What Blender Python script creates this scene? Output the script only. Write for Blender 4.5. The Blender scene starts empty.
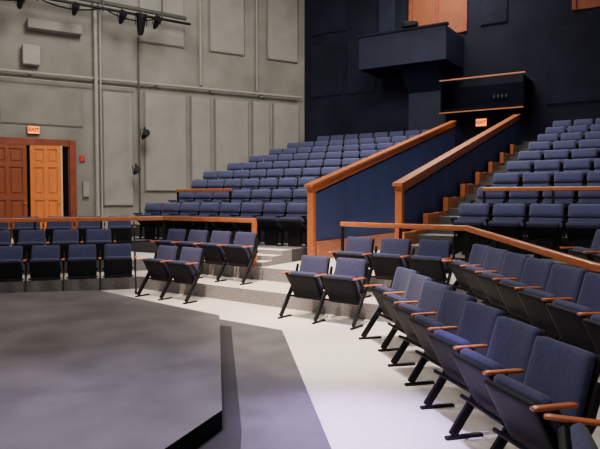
import bpy, bmesh, math, random
from mathutils import Matrix, Vector
random.seed(4)
S = bpy.context.scene
COL = S.collection

# ------------------------------------------------------------------ materials
def mat(name, c, rough=0.7, var=0.15, scale=8.0, bump=0.0, metal=0.0, spec=0.3, c2=None, stretch=(1,1,1), emis=0.0, sheen=0.0):
    m = bpy.data.materials.new(name); m.use_nodes = True
    nt = m.node_tree; b = nt.nodes['Principled BSDF']
    tc = nt.nodes.new('ShaderNodeTexCoord'); mp = nt.nodes.new('ShaderNodeMapping')
    mp.inputs['Scale'].default_value = stretch
    n = nt.nodes.new('ShaderNodeTexNoise'); n.inputs['Scale'].default_value = scale; n.inputs['Detail'].default_value = 5
    r = nt.nodes.new('ShaderNodeValToRGB')
    c2 = c2 or tuple(x*(1-var) for x in c)
    c1 = tuple(min(1, x*(1+var)) for x in c)
    r.color_ramp.elements[0].position = 0.3; r.color_ramp.elements[1].position = 0.7
    r.color_ramp.elements[0].color = (*c2, 1); r.color_ramp.elements[1].color = (*c1, 1)
    L = nt.links
    L.new(tc.outputs['Object'], mp.inputs['Vector']); L.new(mp.outputs['Vector'], n.inputs['Vector'])
    L.new(n.outputs['Fac'], r.inputs['Fac']); L.new(r.outputs['Color'], b.inputs['Base Color'])
    b.inputs['Roughness'].default_value = rough; b.inputs['Metallic'].default_value = metal
    b.inputs['Specular IOR Level'].default_value = spec
    if sheen: b.inputs['Sheen Weight'].default_value = sheen
    if bump:
        bp = nt.nodes.new('ShaderNodeBump'); bp.inputs['Strength'].default_value = bump; bp.inputs['Distance'].default_value = 0.02
        L.new(n.outputs['Fac'], bp.inputs['Height']); L.new(bp.outputs['Normal'], b.inputs['Normal'])
    if emis:
        L.new(r.outputs['Color'], b.inputs['Emission Color']); b.inputs['Emission Strength'].default_value = emis
    return m
M_fabric = mat('navy_fabric', (.032,.034,.088), .9, .18, 45, .15, sheen=.10)
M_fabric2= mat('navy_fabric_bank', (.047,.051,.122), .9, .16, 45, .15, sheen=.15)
M_fabshade  = mat('navy_fabric_shade', (.026,.028,.064), .9, .16, 45, .15)  # bank seats: shade under the overhead light put into the fabric colour
M_shell  = mat('black_shell', (.005,.0055,.009), .65, .2, 20, spec=.15)
M_metal  = mat('black_metal', (.005,.005,.006), .5, .2, 20, spec=.2)
M_arm    = mat('arm_wood', (.40,.105,.03), .28, .2, 6, 0, spec=.6, stretch=(8,1,8))
M_wood   = mat('trim_wood', (.38,.11,.032), .32, .18, 3, 0, spec=.5, stretch=(6,1,6))
M_doorL  = mat('door_wood_light', (.66,.19,.035), .45, .15, 3, 0, stretch=(8,8,1))
M_doorE  = mat('door_edge_pale', (.70,.45,.27), .5, .1, 3, 0)
M_doorD  = mat('door_wood_dark', (.22,.052,.018), .45, .2, 3, 0, stretch=(8,8,1))
M_bay    = mat('bay_wood', (.20,.055,.020), .45, .2, 3, 0, stretch=(8,8,1))
M_frameD = mat('door_frame_wood', (.20,.042,.018), .45, .2, 3, 0)
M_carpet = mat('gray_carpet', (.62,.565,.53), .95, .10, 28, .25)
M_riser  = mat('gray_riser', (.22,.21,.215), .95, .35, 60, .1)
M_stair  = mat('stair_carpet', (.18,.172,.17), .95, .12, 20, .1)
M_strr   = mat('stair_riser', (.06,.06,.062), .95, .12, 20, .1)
M_stage  = mat('stage_black_paint', (.092,.085,.092), .45, .32, 1.8, .05, spec=.38)
M_stage2 = mat('stage_step_paint', (.085,.079,.084), .6, .2, 3, .05)
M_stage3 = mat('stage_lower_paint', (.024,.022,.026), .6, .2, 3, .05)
M_edge   = mat('stage_edge_tape', (.50,.46,.62), .7, .1, 10)
M_side   = mat('stage_side_black', (.010,.010,.011), .8, .2, 10, spec=.1)
M_wall   = mat('gray_plaster', (.202,.195,.177), .9, .20, .9, .05)
M_panel  = mat('panel_gray', (.245,.24,.222), .9, .10, 1.5, .05)
M_pframe = mat('panel_frame_gray', (.185,.180,.165), .9, .06, 2.5)
M_pipe   = mat('painted_pipe', (.27,.262,.237), .6, .08, 5)
M_pdark  = mat('dark_pipe', (.06,.058,.054), .6, .15, 5)
M_black  = mat('black_wall_paint', (.009,.0105,.022), .9, .25, 1.0, .05, spec=.15)
M_booth  = mat('booth_paint', (.010,.014,.036), .6, .2, 2, spec=.2)
M_navy   = mat('navy_wall_paint', (.029,.045,.135), .7, .15, 2)
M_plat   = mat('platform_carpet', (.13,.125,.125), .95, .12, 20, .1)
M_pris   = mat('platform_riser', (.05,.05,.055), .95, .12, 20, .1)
M_red    = mat('alarm_red', (.5,.03,.02), .5, .1, 5)
M_white  = mat('sign_glow', (1.0,.20,.02), .5, .02, 5, emis=2.0)
M_redglow= mat('sign_letters', (.30,.012,.004), .5, .02, 5, emis=.2)
M_dim    = mat('dim_marking', (.014,.016,.024), .6, .02, 5)
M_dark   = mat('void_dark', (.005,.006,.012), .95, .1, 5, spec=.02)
M_brass  = mat('brass', (.6,.42,.16), .3, .1, 5, metal=1)

# ------------------------------------------------------------------ helpers
def tmp_append(bm, t, mi):
    for f in t.faces: f.material_index = mi
    me = bpy.data.meshes.new('t'); t.to_mesh(me); t.free(); bm.from_mesh(me); bpy.data.meshes.remove(me)
def cube(bm, c, s, bev=0.0, rx=0, ry=0, rz=0, mi=0, seg=2):
    t = bmesh.new(); bmesh.ops.create_cube(t, size=1)
    bmesh.ops.scale(t, vec=Vector(s), verts=t.verts)
    if bev: bmesh.ops.bevel(t, geom=list(t.edges), offset=min(bev, min(s)*.45), segments=seg, affect='EDGES', profile=.5)
    R = Matrix.Rotation(rz,4,'Z')@Matrix.Rotation(ry,4,'Y')@Matrix.Rotation(rx,4,'X')
    bmesh.ops.transform(t, matrix=Matrix.Translation(Vector(c))@R, verts=t.verts)
    tmp_append(bm, t, mi)
def cyl(bm, p0, p1, r0, r1=None, seg=14, mi=0):
    r1 = r0 if r1 is None else r1
    p0=Vector(p0); p1=Vector(p1); d=p1-p0
    t = bmesh.new(); bmesh.ops.create_cone(t, cap_ends=True, segments=seg, radius1=r0, radius2=r1, depth=d.length)
    q = d.to_track_quat('Z','Y').to_matrix().to_4x4()
    bmesh.ops.transform(t, matrix=Matrix.Translation((p0+p1)/2)@q, verts=t.verts)
    tmp_append(bm, t, mi)
def cushion(bm, c, s, r, rx=0, puff=.25, taper=0, curve=0, mi=0, cuts=8):
    t = bmesh.new(); bmesh.ops.create_cube(t, size=2)
    bmesh.ops.subdivide_edges(t, edges=list(t.edges), cuts=cuts, use_grid_fill=True)
    h = Vector(s)/2
    for v in t.verts:
        p = Vector([math.copysign(abs(a)**.8, a) for a in v.co])
        a = Vector((p.x*h.x, p.y*h.y, p.z*h.z))
        inn = Vector([max(-(h[i]-min(r,h[i])), min(h[i]-min(r,h[i]), a[i])) for i in range(3)])
        d = a-inn
        if d.length>1e-6: a = inn + d.normalized()*min(r, d.length if d.length<r*.6 else r)
        px, pz = a.x/h.x, a.z/h.z
        a.y *= 1+puff*(1-px*px)*(1-pz*pz)
        a.x *= 1-taper*(pz*.5+.5)
        a.y -= curve*(px*px)
        v.co = a
    bmesh.ops.transform(t, matrix=Matrix.Translation(Vector(c))@Matrix.Rotation(rx,4,'X'), verts=t.verts)
    for f in t.faces: f.smooth = True
    me = bpy.data.meshes.new('t')
    for f in t.faces: f.material_index = mi
    t.to_mesh(me); t.free(); bm.from_mesh(me); bpy.data.meshes.remove(me)
def bar(bm, x, y0,z0,y1,z1, w, th, bev=.006, mi=0):
    L = math.hypot(y1-y0, z1-z0); a = math.atan2(z1-z0, y1-y0)
    cube(bm, (x,(y0+y1)/2,(z0+z1)/2), (th, L+w*.5, w), bev, rx=a, mi=mi)
def prism(bm, pts, z0, z1, mi_top=0, mi_side=0):
    lo=[bm.verts.new((p[0],p[1],z0)) for p in pts]; hi=[bm.verts.new((p[0],p[1],z1)) for p in pts]
    n=len(pts); f=bm.faces.new(hi); f.material_index=mi_top; g=bm.faces.new(lo[::-1]); g.material_index=mi_side
    for i in range(n):
        h=bm.faces.new((lo[i],lo[(i+1)%n],hi[(i+1)%n],hi[i])); h.material_index=mi_side
def sideprism(bm, yz, x0, x1, mi=0, mi2=None):
    """profile in (y,z) extruded along x; faces facing up get mi2"""
    a=[bm.verts.new((x0,p[0],p[1])) for p in yz]; b=[bm.verts.new((x1,p[0],p[1])) for p in yz]
    n=len(yz); bm.faces.new(a).material_index=mi; bm.faces.new(b[::-1]).material_index=mi
    for i in range(n):
        f=bm.faces.new((a[i],b[i],b[(i+1)%n],a[(i+1)%n]))
        f.material_index = mi2 if (mi2 is not None and abs(yz[i][1]-yz[(i+1)%n][1])<1e-6) else mi
def to_mesh(bm, name, mats):
    bmesh.ops.recalc_face_normals(bm, faces=bm.faces)
    me = bpy.data.meshes.new(name); bm.to_mesh(me); bm.free()
    for m in mats: me.materials.append(m)
    return me
def obj(name, me, matrix=None, parent=None, **props):
    o = bpy.data.objects.new(name, me); COL.objects.link(o)
    if parent is not None: o.parent = parent
    if matrix is not None:
        if parent is not None: o.matrix_local = matrix
        else: o.matrix_world = matrix
    for k,v in props.items(): o[k]=v
    return o
def T(x,y,z=0): return Matrix.Translation((x,y,z))
I4=Matrix.Identity(4)
def frame(x,y,deg): return T(x,y,0)@Matrix.Rotation(math.radians(deg),4,'Z')
def boxo(name, F, x0,x1,y0,y1,z0,z1, m, bev=0, parent=None, **props):
    bm=bmesh.new(); cube(bm,(0,0,0),(x1-x0,y1-y0,z1-z0),bev)
    return obj(name, to_mesh(bm,name,[m]), F@T((x0+x1)/2,(y0+y1)/2,(z0+z1)/2), parent, **props)
def empty(name, F, **props):
    o = obj(name, None, F, **props); o.empty_display_size=.2; return o
def part(name,x0,x1,y0,y1,z0,z1,m,bev=.01,p=None):
    bm=bmesh.new(); cube(bm,((x0+x1)/2,(y0+y1)/2,(z0+z1)/2),(x1-x0,y1-y0,z1-z0),bev)
    return obj(name,to_mesh(bm,name,[m]),I4,p)

FB = frame(.16, 11.5, -32)          # rear seating bank: x along rows, y uphill
FM = frame(.33, 7.87, -36.87)       # front middle rows
FL = frame(-3.7, 10.1, 18)          # front rows by the gray wall
FG = frame(.18, 24.0, 31)           # gray wall: origin in the room corner
FR1= frame(1.00, 6.62, -86.5)       # front row along the stage edge
FR2= frame(2.02, 7.25, -90)         # row behind it
def W(F,x,y):
    p = F@Vector((x,y,0)); return (p.x,p.y)
def isect(p,d,q,e):
    det = d[0]*(-e[1])+e[0]*d[1]
    t = ((q[0]-p[0])*(-e[1])+e[0]*(q[1]-p[1]))/det
    return (p[0]+d[0]*t, p[1]+d[1]*t)
def line(F,k):
    a=W(F,0,k); b=W(F,1,k); return a,(b[0]-a[0],b[1]-a[1])
def front_poly(k, xr):
    pl,dl = line(FL,k); pm,dm = line(FM,k)
    c1 = isect(pl,dl,pm,dm); c2 = isect(pm,dm,(xr,0),(0,1))
    return W(FL,-7,k), c1, c2, (xr,-1.5)

# ------------------------------------------------------------------ room shell
bm=bmesh.new(); prism(bm,[(-14,-2),(12,-2),(12,30),(-14,30)],-.2,0)
obj('floor', to_mesh(bm,'floor',[M_carpet]), kind='structure')
TZ1,TZ2,TZ3=.22,.44,.68
gw0 = W(FG,-14,0); gc = W(FG,0,0); bw1 = W(FB,9,10.6)
def tier(k,xr,z0,z1):
    a,b,c,d = front_poly(k,xr)
    bm=bmesh.new()
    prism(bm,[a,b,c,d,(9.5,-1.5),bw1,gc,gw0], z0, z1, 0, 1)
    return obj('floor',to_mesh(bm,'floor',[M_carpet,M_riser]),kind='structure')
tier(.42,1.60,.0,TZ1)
tier(1.34,2.38,TZ1,TZ2)

H=11
boxo('wall_left',FG,-15,0.0,0,.3,0,H,M_wall,kind='structure')
boxo('wall_back',FB,-6.6,10,10.6,10.9,0,H,M_black,kind='structure')
bm=bmesh.new(); prism(bm,[(-14,-2),(12,-2),(12,30),(-14,30)],H,H+.2)
obj('ceiling', to_mesh(bm,'ceiling',[M_dark]), kind='structure')

# ------------------------------------------------------------------ stage
e=empty('stage_step',I4,label='low gray painted step ringing the stage platform',category='stage')
bm=bmesh.new()
prism(bm,[(-8,8.7),(-3.35,9.6),(-.21,7.05),(.187,3.73),(.52,1.0),(.45,-1.5),(-8,-1.5)],0,.06,0,1)
obj('step_top',to_mesh(bm,'step_top',[M_stage2,M_edge]),I4,e)
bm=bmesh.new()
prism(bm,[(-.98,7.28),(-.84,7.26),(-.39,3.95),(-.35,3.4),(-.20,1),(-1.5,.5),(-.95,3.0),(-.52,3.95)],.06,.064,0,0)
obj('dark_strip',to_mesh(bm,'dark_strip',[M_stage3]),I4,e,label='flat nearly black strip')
bm=bmesh.new()
prism(bm,[(-8,8.3),(-4.5,8.98),(-3.15,9.28),(-.98,7.25),(-.52,3.95),(-.78,3.28),(-2.3,-.5),(-8,-.5)],.065,.20,0,1)
obj('stage_platform',to_mesh(bm,'stage_platform',[M_stage,M_side]),label='large black painted many-sided stage platform',category='stage')
bm=bmesh.new()
def strip(bm,p,q,w,z):
    p=Vector(p);q=Vector(q);d=(q-p).normalized();n=Vector((d.y,-d.x))*w
    vs=[bm.verts.new((a.x,a.y,z)) for a in (p,q,q-n,p-n)]; bm.faces.new(vs)
strip(bm,(-.19,7.08),(.21,3.73),-.05,.004); strip(bm,(.21,3.73),(.54,1.0),-.05,.004)
obj('floor_tape',to_mesh(bm,'floor_tape',[M_edge]),label='pale tape line along the stage step edge',category='tape')

# ------------------------------------------------------------------ chairs
def mk(fn,name,mats):
    bm=bmesh.new(); fn(bm); return to_mesh(bm,name,mats)
tl=math.radians(-15)
ME_back = mk(lambda b: cushion(b,(0,.175,.632),(.46,.06,.41),.028,rx=tl,puff=.40,taper=.05,curve=.03),'backrest',[M_fabric])
ME_shell= mk(lambda b: cushion(b,(0,.218,.605),(.465,.022,.43),.010,rx=tl,puff=0,taper=.05,curve=.03),'back_shell',[M_shell])
tb=math.radians(-16)
def bw(b):
    cushion(b,(0,.20,.745),(.51,.11,.23),.052,rx=tb,puff=.35,curve=.02)
    cushion(b,(0,.15,.555),(.50,.07,.17),.03,rx=tb,puff=.2,curve=.02)
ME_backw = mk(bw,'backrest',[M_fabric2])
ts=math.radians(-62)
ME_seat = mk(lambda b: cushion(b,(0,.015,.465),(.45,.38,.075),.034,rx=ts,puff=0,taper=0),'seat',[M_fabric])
ME_seatw = mk(lambda b: cushion(b,(0,-.02,.445),(.49,.40,.08),.035,rx=math.radians(-38),puff=0,taper=0),'seat',[M_fabshade])
def pan(b):
    cushion(b,(0,-.040,.432),(.462,.385,.04),.014,rx=ts,puff=0)
    cyl(b,(-.255,.06,.42),(.255,.06,.42),.016)
    cyl(b,(-.255,-.05,.30),(.255,-.05,.30),.014)
ME_pan = mk(pan,'seat_pan',[M_shell])
def panw(b):
    cushion(b,(0,-.045,.40),(.48,.38,.03),.014,rx=math.radians(-38),puff=0)
    cube(b,(0,.06,.2),(.3,.06,.4),.01)
ME_panw = mk(panw,'seat_pan',[M_shell])
def side(b):
    bar(b,0,.14,.53,-.20,.04,.068,.03,.012)
    cube(b,(0,-.12,.012),(.04,.28,.024),.008)
    bar(b,0,.04,.44,-.08,.60,.04,.026)
    bar(b,0,.12,.50,.18,.70,.04,.026)
ME_side = mk(side,'side_frame',[M_metal])
ME_arm = mk(lambda b: cushion(b,(0,-.075,.615),(.044,.25,.022),.010,puff=0,cuts=6),'armrest',[M_arm])
def side2(b):
    bar(b,0,.08,.50,.04,.02,.07,.02); cube(b,(0,.03,.01),(.04,.3,.02),.006)
    cube(b,(0,-.03,.60),(.04,.28,.03),.012); bar(b,0,.1,.45,-.08,.59,.05,.02)
ME_side2= mk(side2,'side_support',[M_metal])

def chair(F,x,y,z,end=False,group='',label='',arms=True,yaw=0):
    e=empty('theater_chair',F@T(x,y,z)@Matrix.Rotation(math.radians(yaw),4,'Z'),label=label,category='chair',group=group)
    obj('backrest',ME_back if arms else ME_backw,I4,e); obj('back_shell',ME_shell,I4 if arms else T(0,.05,.04),e)
    obj('seat',ME_seat if arms else ME_seatw,I4,e); obj('seat_pan',ME_pan if arms else ME_panw,I4,e)
    for sx in ([.285,-.285] if end else [.285]):
        if arms:
            obj('side_frame',ME_side,T(sx,0,0),e); obj('armrest',ME_arm,T(sx,0,0),e,label='varnished orange wood armrest')
        else: obj('side_frame',ME_side2,T(sx,0,0),e)
    return e
LAB='navy tip-up theater chair, wooden arms, black legs'
g='front row chairs beside the stage'
for i,t in enumerate([-1.72,-1.14,-.56,.02,.60]):
    chair(FL,t,0,0,i==0,g,LAB+', facing stage')
for i,s in enumerate([-3.32,-2.74]): chair(FM,s,0,0,i==0,g,LAB+', paired by aisle')
for i,s in enumerate([-.30,.28]): chair(FM,s,0,0,i==0,g,LAB+', paired by aisle')
for i in range(7): chair(FR1,.585*i,0,0,i==0,g,LAB+', along stage edge',yaw=[12,9,13,10,12,9,11][i])
chair(frame(1.19,2.36,-112),0,0,0,True,g,LAB+', turned at row end')
g='second row chairs below the wooden rail'
for i in range(5): chair(FL,-2.02+.575*i,.92,TZ1,i==0,g,LAB+', second tier')
for i,s in enumerate([-4.125,-3.55,-2.975,-2.4]): chair(FM,s,.92,TZ1,i==0,g,LAB+', second tier')
for i,s in enumerate([-.14,.45,1.04]): chair(FM,s,.92,TZ1,i==0,g,LAB+', second tier')
for i in range(8): chair(FR2,.59*i,0,TZ1,i==0,g,LAB+', second tier',yaw=8)
g='third row chairs behind the rail'
for i in range(6): chair(FL,-2.2+.575*i,1.88,TZ2,i==0,g,LAB+', behind rail')
for i in range(3): chair(FR2,.7+.58*i,1.15,TZ2,i==0,g,LAB+', behind rail')

# ------------------------------------------------------------------ rear seating banks
NR=9; P=1.13; RZ=.300; SB=2.74
left_edge=[-5.2,-5.0,-5.7,-5.9,-6.2,-6.2,-6.1,-5.9,-5.6]
for r in range(NR):
    y0=-.45 if r==0 else -.30+P*r
    y1=-.302+P*(r+1) if r<NR-1 else 10.58
    z=TZ3+RZ*r
    for (a,b,w) in ((-6.35,-.08,'beside gray wall'),(SB,6.65,'beside stairway')):
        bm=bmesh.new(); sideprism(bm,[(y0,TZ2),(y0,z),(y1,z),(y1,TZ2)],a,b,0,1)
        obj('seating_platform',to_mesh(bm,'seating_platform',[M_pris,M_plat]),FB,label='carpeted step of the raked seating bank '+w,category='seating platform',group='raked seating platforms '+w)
    y=.12+P*r
    s=-.42; cs=[]
    while s-.3>left_edge[r]: cs.append(s); s-=.575
    cs=cs[::-1]
    for i,s in enumerate(cs): chair(FB,s,y,z,i==0,'chairs on the rear bank beside the gray wall','navy tip-up theater chair on raked bank beside gray wall',arms=False)
    for i in range(6): chair(FB,SB+.34+.575*i,y,z,i==0,'chairs on the rear bank beside the stairway','navy tip-up theater chair on raked bank beside stairway',arms=False)

bm=bmesh.new(); sideprism(bm,[(-1.40,TZ2),(-1.40,TZ2+.08),(-1.09,TZ2+.08),(-1.09,TZ2+.16),(-.78,TZ2+.16),(-.78,TZ3),(-.46,TZ3),(-.46,TZ2)],-1.2,-.08,0,1)
obj('aisle_steps',to_mesh(bm,'aisle_steps',[M_riser,M_carpet]),FB,label='short gray carpeted steps beside the slanted wall',category='stairs')
e=empty('stairway',FB,label='long straight gray stairway with wood stringer beside navy wall',category='stairs')
yz=[(-.9,TZ2)]; y=-.9; z=TZ2
for i in range(2+2*(NR)):
    st=.30 if i<2 else P/2
    z+= .12 if i<2 else RZ/2
    yz.append((y,z)); y+=st; yz.append((y,z))
    if y>9.9: break
yz.append((y,TZ2))
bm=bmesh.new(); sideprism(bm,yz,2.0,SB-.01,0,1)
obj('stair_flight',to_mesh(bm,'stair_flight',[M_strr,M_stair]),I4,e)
bm=bmesh.new()
for r in range(NR-1):
    y0=-.35+P*r; z0=TZ3+.04+RZ*r
    cube(bm,(2.05,y0+.36,z0+.19),(.10,P*.62,.28),.01)
    cube(bm,(2.05,y0+.72+.12,z0+.30),(.10,.6,.09),.01)
obj('stair_stringer',to_mesh(bm,'stair_stringer',[M_wood]),I4,e,label='zigzag varnished wood stringer trim')

SL=.25
def slantwall(x, L):
    e=empty('slanted_wall',FB@T(x,0,0),label='navy panelled slanted aisle wall with varnished wood cap',category='partition wall')
    bm=bmesh.new(); sideprism(bm,[(0.1,TZ2),(0.1,1.72),(L,1.72+SL*(L-.1)),(L,TZ2)],-.06,.06)
    obj('wall_panel',to_mesh(bm,'wall_panel',[M_navy]),I4,e)
    bm=bmesh.new()
    sideprism(bm,[(-.10,1.84),(-.10,1.89),(L,1.89+SL*(L+.10)),(L,1.84+SL*(L+.10))],-.095,.095)
    sideprism(bm,[(-.04,1.73),(-.04,1.84),(L,1.84+SL*(L+.04)),(L,1.73+SL*(L+.04))],-.07,.07)
    obj('wall_cap',to_mesh(bm,'wall_cap',[M_wood]),I4,e)
    bm=bmesh.new(); cube(bm,(0,.02,(TZ2+1.8)/2),(.13,.12,1.8-TZ2),.01)
    obj('end_post',to_mesh(bm,'end_post',[M_wood]),I4,e)
    if x<1:
        bm=bmesh.new(); cube(bm,(.08,L*.5,TZ2+.18),(.04,L-.2,.36),.005)
        obj('base_trim',to_mesh(bm,'base_trim',[M_wood]),I4,e)
slantwall(.06,8.6)
slantwall(1.86,9.1)

# exit gallery above the passage
e=empty('exit_gallery',FB@T(.7,9.3,0),label='dark open gallery with thin wood rail over passage',category='gallery')
part('gallery_back',-1.3,1.3,1.2,1.27,4.52,5.42,M_dark,p=e)
part('gallery_floor',-1.3,1.3,0,1.28,4.44,4.52,M_dark,p=e)
part('gallery_side',1.26,1.3,.06,1.28,4.52,5.4,M_dark,0.002,p=e)
part('gallery_side',-1.3,-1.26,.06,1.28,4.52,5.4,M_dark,0.002,p=e)
part('rail_post',-1.30,-1.27,-.015,.015,4.44,5.46,M_dark,.002,p=e)
part('rail_post',1.27,1.30,-.015,.015,4.44,5.46,M_dark,.002,p=e)
part('top_rail',-1.34,1.34,-.03,.03,5.44,5.49,M_wood,p=e)
part('lower_trim',-1.34,1.3,-.04,0,4.40,4.44,M_wood,p=e)
bm=bmesh.new()
for i in range(4): cube(bm,(.12+.13*i,1.17,5.0),(.07,.04,.11),.01)
obj('vent_grille',to_mesh(bm,'vent_grille',[M_dim]),I4,e)
def exit_sign(F,x,y,z,w,lab):
    e=empty('exit_sign',F@T(x,y,z),label=lab,category='exit sign')
    part('sign_box',-w/2,w/2,-.06,.06,-.14*w/.4,.14*w/.4,M_metal,.01,e)
    part('sign_face',-w/2+.012,w/2-.012,-.066,-.058,-.128*w/.4,.128*w/.4,M_white,.001,e)
    cu=bpy.data.curves.new('sign_text','FONT'); cu.body='EXIT'; cu.size=w*.42; cu.align_x='CENTER'; cu.align_y='CENTER'; cu.extrude=.004; cu.offset=.006
    cu.materials.append(M_redglow)
    tmpo=bpy.data.objects.new('tmp',cu); COL.objects.link(tmpo)
    dg=bpy.context.evaluated_depsgraph_get(); me=bpy.data.meshes.new_from_object(tmpo.evaluated_get(dg))
    bpy.data.objects.remove(tmpo)
    obj('sign_text',me,T(0,-.07,0)@Matrix.Rotation(math.radians(90),4,'X'),e,label='red letters EXIT')
exit_sign(FB,.72,9.38,4.04,.35,'lit orange EXIT sign hanging under the gallery')
exit_sign(FG,-9.95,-.07,3.78,.36,'lit orange EXIT sign above wooden doors')

# control booth
e=empty('control_booth',FB@T(-1.75,8.7,0),label='navy projecting balcony booth high on the back wall',category='balcony')
part('booth_front',-1.52,1.52,0,.08,6.02,7.08,M_booth,p=e)
part('booth_floor',-1.52,1.52,.08,1.86,6.02,6.14,M_booth,p=e)
part('booth_side',1.44,1.52,.08,1.86,6.14,7.08,M_booth,p=e)
part('booth_side',-1.52,-1.44,.08,1.86,6.14,7.08,M_booth,p=e)
part('booth_cap',-1.57,1.57,-.05,.12,7.08,7.16,M_black,p=e)
bm=bmesh.new(); sideprism(bm,[(.5,6.02),(1.86,6.02),(1.86,3.2),(1.35,3.2),(1.35,5.3)],-.25,1.08)
obj('support_pier',to_mesh(bm,'support_pier',[M_booth]),I4,e)
bm=bmesh.new(); cushion(bm,(.3,.06,7.28),(.5,.25,.2),.06,puff=0); cyl(bm,(.3,.06,7.15),(.3,.06,7.3),.04)
obj('equipment_lamp',to_mesh(bm,'equipment_lamp',[M_metal]),I4,e)
def wood_bay(x0,x1,z0,lab):
    e=empty('wood_panel_bay',FB@T((x0+x1)/2,10.6,0),label=lab,category='wall panelling'); w=(x1-x0)/2
    part('back_panel',-w,w,-.04,-.005,z0,H-.1,M_bay,p=e)
    part('bay_frame',-w-.12,-w,-.08,-.005,z0,H-.1,M_frameD,p=e)
    part('bay_frame',w,w+.12,-.08,-.005,z0,H-.1,M_frameD,p=e)
    part('panel_stile',-.05,.05,-.07,-.04,z0,H-.1,M_frameD,p=e)
wood_bay(-2.1,-.25,7.3,'reddish wood panelled bay behind the balcony booth')
wood_bay(3.25,5.2,7.45,'reddish wood panelled bay high on the black wall')
def apanel(F,x0,x1,y,z0,z1,m,lab,d=.07,fm=None):
    e=empty('acoustic_panel',F@T((x0+x1)/2,y,0),label=lab,category='wall panel',group='acoustic wall panels')
    w=(x1-x0)/2
    part('panel_frame',-w,w,-d*.6,-.004,z0,z1,fm or m,.006,e)
    part('panel_face',-w+.03,w-.03,-d,-d*.6,z0+.03,z1-.03,m,.008,e)
for (a,b,z0,z1) in [(-6.3,-4.9,5.6,7.6),(-4.7,-3.5,5.6,7.6),(-6.3,-4.7,8.0,10.5),(.3,1.2,7.4,10.4),(2.4,4.2,4.6,7.0),(4.35,6.2,4.6,7.0)]:
    apanel(FB,a,b,10.6,z0,z1,M_black,'near-black acoustic panel on the black wall',.05)
apanel(FB,-3.4,-2.75,10.6,7.3,10.5,M_booth,'dark navy acoustic panel on the black wall')

# ------------------------------------------------------------------ gray wall dressing
for (a,b,z0,z1) in [(-6.6,-5.0,6.95,10.4),(-4.05,-2.66,6.95,10.4),(-1.7,-.35,6.95,10.4),(-6.45,-4.95,1.9,5.30),(-4.78,-4.02,2.0,5.30),(-3.86,-2.5,2.0,5.30),(-2.34,-1.6,2.6,5.33),(-1.45,-.3,2.6,5.33),(-7.85,-6.85,1.4,5.2),(-12.5,-11.2,7,10.4)]:
    apanel(FG,a,b,0,z0,z1,M_panel,'gray acoustic panel on the plaster wall',.10,M_pframe)
apanel(FG,-10.9,-8.45,0,3.95,5.1,M_wall,'wide gray panel above the doors',.06,M_pframe)
def pipe(F,p0,p1,r,lab,name='conduit_pipe',m=M_pipe,brackets=()):
    bm=bmesh.new(); cyl(bm,p0,p1,r)
    for b in brackets: cube(bm,b,(.1,.16,.1),.01)
    return obj(name,to_mesh(bm,name,[m]),F,label=lab,category='pipe')
pipe(FG,(-13.5,-.20,5.5),(-.3,-.20,5.6),.05,'gray conduit running along the plaster wall',brackets=[(x,-.09,5.52) for x in (-12,-10,-8,-6,-4,-2)])
pipe(FG,(-13.5,-.18,5.30),(-6.8,-.18,5.34),.022,'thin gray conduit running along the wall')
pipe(FG,(-8.1,-.36,.7),(-8.1,-.36,10.6),.06,'vertical gray pipe on the plaster wall')
pipe(FG,(-7.95,-.32,.7),(-7.95,-.32,10.6),.03,'vertical gray pipe on the plaster wall')
pipe(FG,(-6.72,-.36,.7),(-6.72,-.36,7.0),.03,'vertical dark pipe carrying black lamps',m=M_pdark)
pipe(FG,(-4.40,-.08,5.7),(-4.40,-.08,10.6),.045,'vertical gray pipe on the plaster wall')
pipe(FG,(-2.15,-.08,5.7),(-2.15,-.08,10.6),.035,'vertical gray pipe on the plaster wall')
def fixture(F,x,y,z,tilt=-35,lab='black theater spotlight clamped to a pipe',s=1.0):
    e=empty('stage_light',F@T(x,y,z),label=lab,category='stage light')
    bm=bmesh.new(); R=Matrix.Rotation(math.radians(tilt),4,'X')
    d=R@Vector((0,-1,0))
    cyl(bm,-d*.16*s,d*.14*s,.075*s,.11*s,18); cyl(bm,d*.14*s,d*.24*s,.12*s,.12*s,18); cyl(bm,-d*.24*s,-d*.16*s,.045*s,.075*s,18)
    obj('lamp_body',to_mesh(bm,'lamp_body',[M_metal]),I4,e)
    bm=bmesh.new(); cube(bm,(-.13*s,0,.08*s),(.015,.05,.22*s),.003); cube(bm,(.13*s,0,.08*s),(.015,.05,.22*s),.003); cube(bm,(0,0,.19*s),(.28*s,.05,.015),.003); cube(bm,(0,0,.235*s),(.05,.07,.09*s),.01)
    obj('yoke',to_mesh(bm,'yoke',[M_metal]),I4,e)
fixture(FG,-6.6,-.58,3.75,-20,s=1.0); fixture(FG,-6.9,-.58,2.55,-20,s=.9)
pipe(FG,(-12.5,-1.2,7.62),(-5.2,-1.2,7.46),.045,'black lighting batten hung in front of the wall','lighting_batten',M_metal)
pipe(FG,(-12.5,-.8,7.95),(-5.2,-.8,7.75),.07,'dark lighting batten hung in front of the wall','lighting_batten',M_pdark)
for x in (-9.9,-8.0,-6.1): pipe(FG,(x,-1.0,7.5),(x,-1.0,10.9),.028,'dark vertical hanger pipe for the battens','hanger_pipe',M_pdark)
for x,s in ((-11.3,1.2),(-10.4,1.0),(-8.9,.9),(-7.5,1.0),(-6.9,1.4),(-6.4,1.0)): fixture(FG,x,-1.32,7.54-.26*s,-75 if s>1.1 else -25,s=s)
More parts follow.
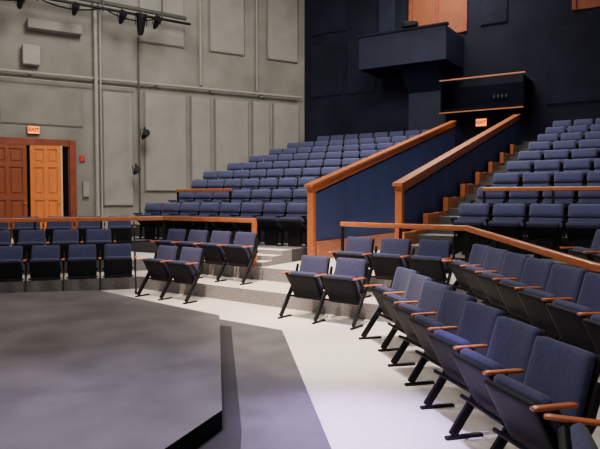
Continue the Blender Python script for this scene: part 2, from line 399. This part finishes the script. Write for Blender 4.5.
for (x0,x1,dip,o) in ((-12,-10.0,.20,.0),(-9.8,-8.1,.15,.0),(-7.9,-6.2,.20,.0)):
    cu=bpy.data.curves.new('c','CURVE'); cu.dimensions='3D'; cu.bevel_depth=.022; sp=cu.splines.new('POLY'); sp.points.add(12)
    for i in range(13):
        u=i/12; sp.points[i].co=(x0+(x1-x0)*u,-.95+o,7.58+o-dip*4*u*(1-u),1)
    tmpo=bpy.data.objects.new('tmp',cu); COL.objects.link(tmpo)
    me=bpy.data.meshes.new_from_object(tmpo.evaluated_get(bpy.context.evaluated_depsgraph_get())); bpy.data.objects.remove(tmpo)
    me.materials.append(M_metal)
    obj('hanging_cable',me,FG,label='black cable drooping from the lighting batten',category='cable')
boxo('cable_duct',FG,-10.1,-8.5,-.4,-.01,6.85,7.15,M_wall,.03,label='gray boxed duct mounted high on the plaster wall',category='duct')
boxo('wall_speaker',FG,-10.25,-9.75,-.35,-.01,5.75,6.35,M_pipe,.03,label='small gray loudspeaker box on the plaster wall',category='speaker')
boxo('junction_box',FG,-8.5,-8.3,-.15,-.01,1.7,2.2,M_pipe,.02,label='gray electrical box beside the door frame',category='electrical box')
boxo('fire_alarm',FG,-8.58,-8.42,-.08,-.01,2.85,3.05,M_red,.02,label='small red fire alarm beside the door frame',category='fire alarm')

# doors
dz0,dz1=TZ2+.02,3.3
boxo('trim_1',FG,-8.90,-8.70,-.12,-.002,dz0,dz1+.22,M_frameD,.01,kind='structure')
boxo('trim_2',FG,-12.2,-8.91,-.12,-.002,dz1,dz1+.22,M_frameD,.01,kind='structure')
boxo('trim_3',FG,-12.2,-8.91,-.02,-.003,dz0,dz1,M_frameD,0,kind='structure')
boxo('door_gap_dark',FG,-10.15,-8.93,-.025,-.021,dz0,dz1,M_dark,0,kind='structure')  # thin dark sheet painting the unlit opening behind the ajar leaf
def door(name,hx,w,ang,m,lab,knob,pale=False):
    o=empty(name,FG@T(hx,-.07,0)@Matrix.Rotation(math.radians(ang),4,'Z'),kind='structure',label=lab)
    zz=dz1-dz0; bm=bmesh.new()
    cube(bm,(w/2,.008,dz0+zz/2),(w,.016,zz))
    for (x0,x1) in ((0,.11),(w/2-.055,w/2+.055),(w-.11,w)): cube(bm,((x0+x1)/2,-.02,dz0+zz/2),(x1-x0,.045,zz),.004)
    for (a,b) in ((0,.04),(.19,.24),(.54,.60),(.94,1)): cube(bm,(w/2,-.02,dz1-zz*(a+b)/2),(w-.02,.044,zz*(b-a)),.004)
    obj('door_leaf',to_mesh(bm,'door_leaf',[m]),I4,o)
    bm=bmesh.new()
    for c in range(2):
        x0=.16+c*(w/2-.055); x1=x0+w/2-.265
        for (a,b) in [(.06,.17),(.26,.52),(.62,.92)]:
            cube(bm,((x0+x1)/2,-.012,dz1-zz*(a+b)/2),(x1-x0,.03,zz*(b-a)-.02),.014)
    obj('door_panel',to_mesh(bm,'door_panel',[m]),I4,o)
    if pale: part('door_edge',w,w+.04,-.045,.016,dz0,dz1,M_doorE,.004,o)
    bm=bmesh.new(); cyl(bm,(knob,-.02,1.5),(knob,-.10,1.5),.03)
    obj('door_knob',to_mesh(bm,'door_knob',[M_brass]),I4,o)
door('door_1',-10.06,.90,-16,M_doorL,'bright varnished panelled wooden door standing ajar',.84,True)
door('door_2',-11.25,1.08,0,M_doorD,'dark red-brown panelled wooden door',1.02)

# ------------------------------------------------------------------ guard rails
def guard(name_lab, pts, base, xtra=1.15, th=.07, endpost=None):
    """pts = (x, y, rail height)"""
    e=empty('guard_rail',T(pts[0][0],pts[0][1],0),label=name_lab,category='railing')
    o0=Vector((pts[0][0],pts[0][1],0))
    for k,(a,b) in enumerate(zip(pts[:-1],pts[1:])):
        a=Vector(a)-o0; b=Vector(b)-o0; d=b-a; dxy=math.hypot(d.x,d.y); ang=math.atan2(d.y,d.x); pit=-math.atan2(d.z,dxy)
        bm=bmesh.new(); cube(bm,((a+b)/2)-Vector((0,0,th/2)),(d.length+.05,.07,th),.012,rz=ang,ry=pit)
        obj('handrail',to_mesh(bm,'handrail',[M_wood]),I4,e)
        m=(a+b)/2; bm=bmesh.new(); cube(bm,Vector((m.x,m.y,base+.35)),(dxy,.02,.03),.004,rz=ang)
        obj('mid_rail',to_mesh(bm,'mid_rail',[M_metal]),I4,e)
        n=max(1,round(dxy/xtra))
        for i in range(0 if k==0 else 1,n+1):
            p=a+d*(i/n); h=p.z-.05-base
            wood = endpost and k==len(pts)-2 and i==n
            bm=bmesh.new(); cube(bm,(0,0,base+h/2),(.07,.07,h) if wood else (.04,.04,h),.005,rz=ang)
            obj('rail_post',to_mesh(bm,'rail_post',[M_wood if wood else M_metal]),T(p.x,p.y,0),e)
K=1.40
pl,dl=line(FL,K); pm,dm=line(FM,K); c1=isect(pl,dl,pm,dm)
guard('long wooden-topped guard rail with black posts near gray wall',[(*W(FL,-3.2,K),1.26),(*c1,1.28),(*W(FM,-2.46,K),1.28)],TZ2,th=.08,endpost=True)
guard('long wooden-topped guard rail with black posts behind second row',[(*W(FM,-.63,K),1.26),(*W(FM,1.38,K),1.25),(2.44,4.9,1.08),(2.44,1.6,1.08)],TZ2)
guard('short wooden-topped rail on the rear bank',[(*W(FB,-4.2,.87),1.86),(*W(FB,-2.6,.87),1.86)],TZ3+RZ)
guard('short wooden-topped rail on rear bank beside stairway',[(*W(FB,3.1,.87),1.82),(*W(FB,6.5,.87),1.82)],TZ3+RZ)

# ------------------------------------------------------------------ lights
def area(name,loc,tgt,size,e,col=(1,.93,.82),spread=None):
    l=bpy.data.lights.new(name,'AREA'); l.energy=e; l.size=size; l.color=col
    if spread: l.spread=math.radians(spread)
    o=bpy.data.objects.new(name,l); COL.objects.link(o); o.location=loc
    o.rotation_euler=(Vector(tgt)-Vector(loc)).to_track_quat('-Z','Y').to_euler()
def spot(name,loc,tgt,e,ang,blend=.6,col=(1,.93,.82),r=.15):
    l=bpy.data.lights.new(name,'SPOT'); l.energy=e; l.spot_size=math.radians(ang); l.spot_blend=blend; l.color=col; l.shadow_soft_size=r
    o=bpy.data.objects.new(name,l); COL.objects.link(o); o.location=loc
    o.rotation_euler=(Vector(tgt)-Vector(loc)).to_track_quat('-Z','Y').to_euler()
area('key_light',(.4,6.0,8.5),(0.8,8,0),1.4,380)
area('front_fill',(-3.5,1.0,6.5),(1.5,7.0,.5),2.0,250,(1,.93,.88))
spot('aisle_spot',(-1.5,6.6,8.5),(-.35,9.7,.2),7500,36,.9,(1,.76,.56))
spot('floor_spot',(.9,5.6,8.2),(.40,6.9,0),6500,30,.9,(1,.84,.72))
spot('lavender_spot',(.1,3.4,7.5),(.40,4.1,0),10500,16,1.0,(.56,.42,1))
area('bank_light',(4.5,19.0,10.2),(1.8,15.0,1),3,660)
area('bank_fill',(1.5,12.5,9.5),(2.6,15.5,1),3,440,spread=110)
area('wall_light',(-3,13,9.5),(-4.5,21,3.5),2.5,740,(1,.93,.82))
spot('stage_spot',(-1.6,3.6,7.5),(-1.1,3.8,0),3000,36,1.0,(.72,.62,1),.3)
area('house_light',(-5,5,9),(-4,11,1),2.5,270,(1,.88,.72))
area('booth_light',(4.5,18.0,10.3),(4.2,21.5,8.6),.5,50,(1,.72,.45))
w=bpy.data.worlds.new('world'); S.world=w; w.use_nodes=True
w.node_tree.nodes['Background'].inputs[0].default_value=(.62,.57,.62,1); w.node_tree.nodes['Background'].inputs[1].default_value=.26

# ------------------------------------------------------------------ camera
c=bpy.data.cameras.new('camera'); c.lens=36; c.sensor_width=36; c.clip_end=100
co=bpy.data.objects.new('camera',c); COL.objects.link(co); co.location=(0,0,1.6)
co.rotation_euler=(math.radians(90-2.34),0,0); S.camera=co
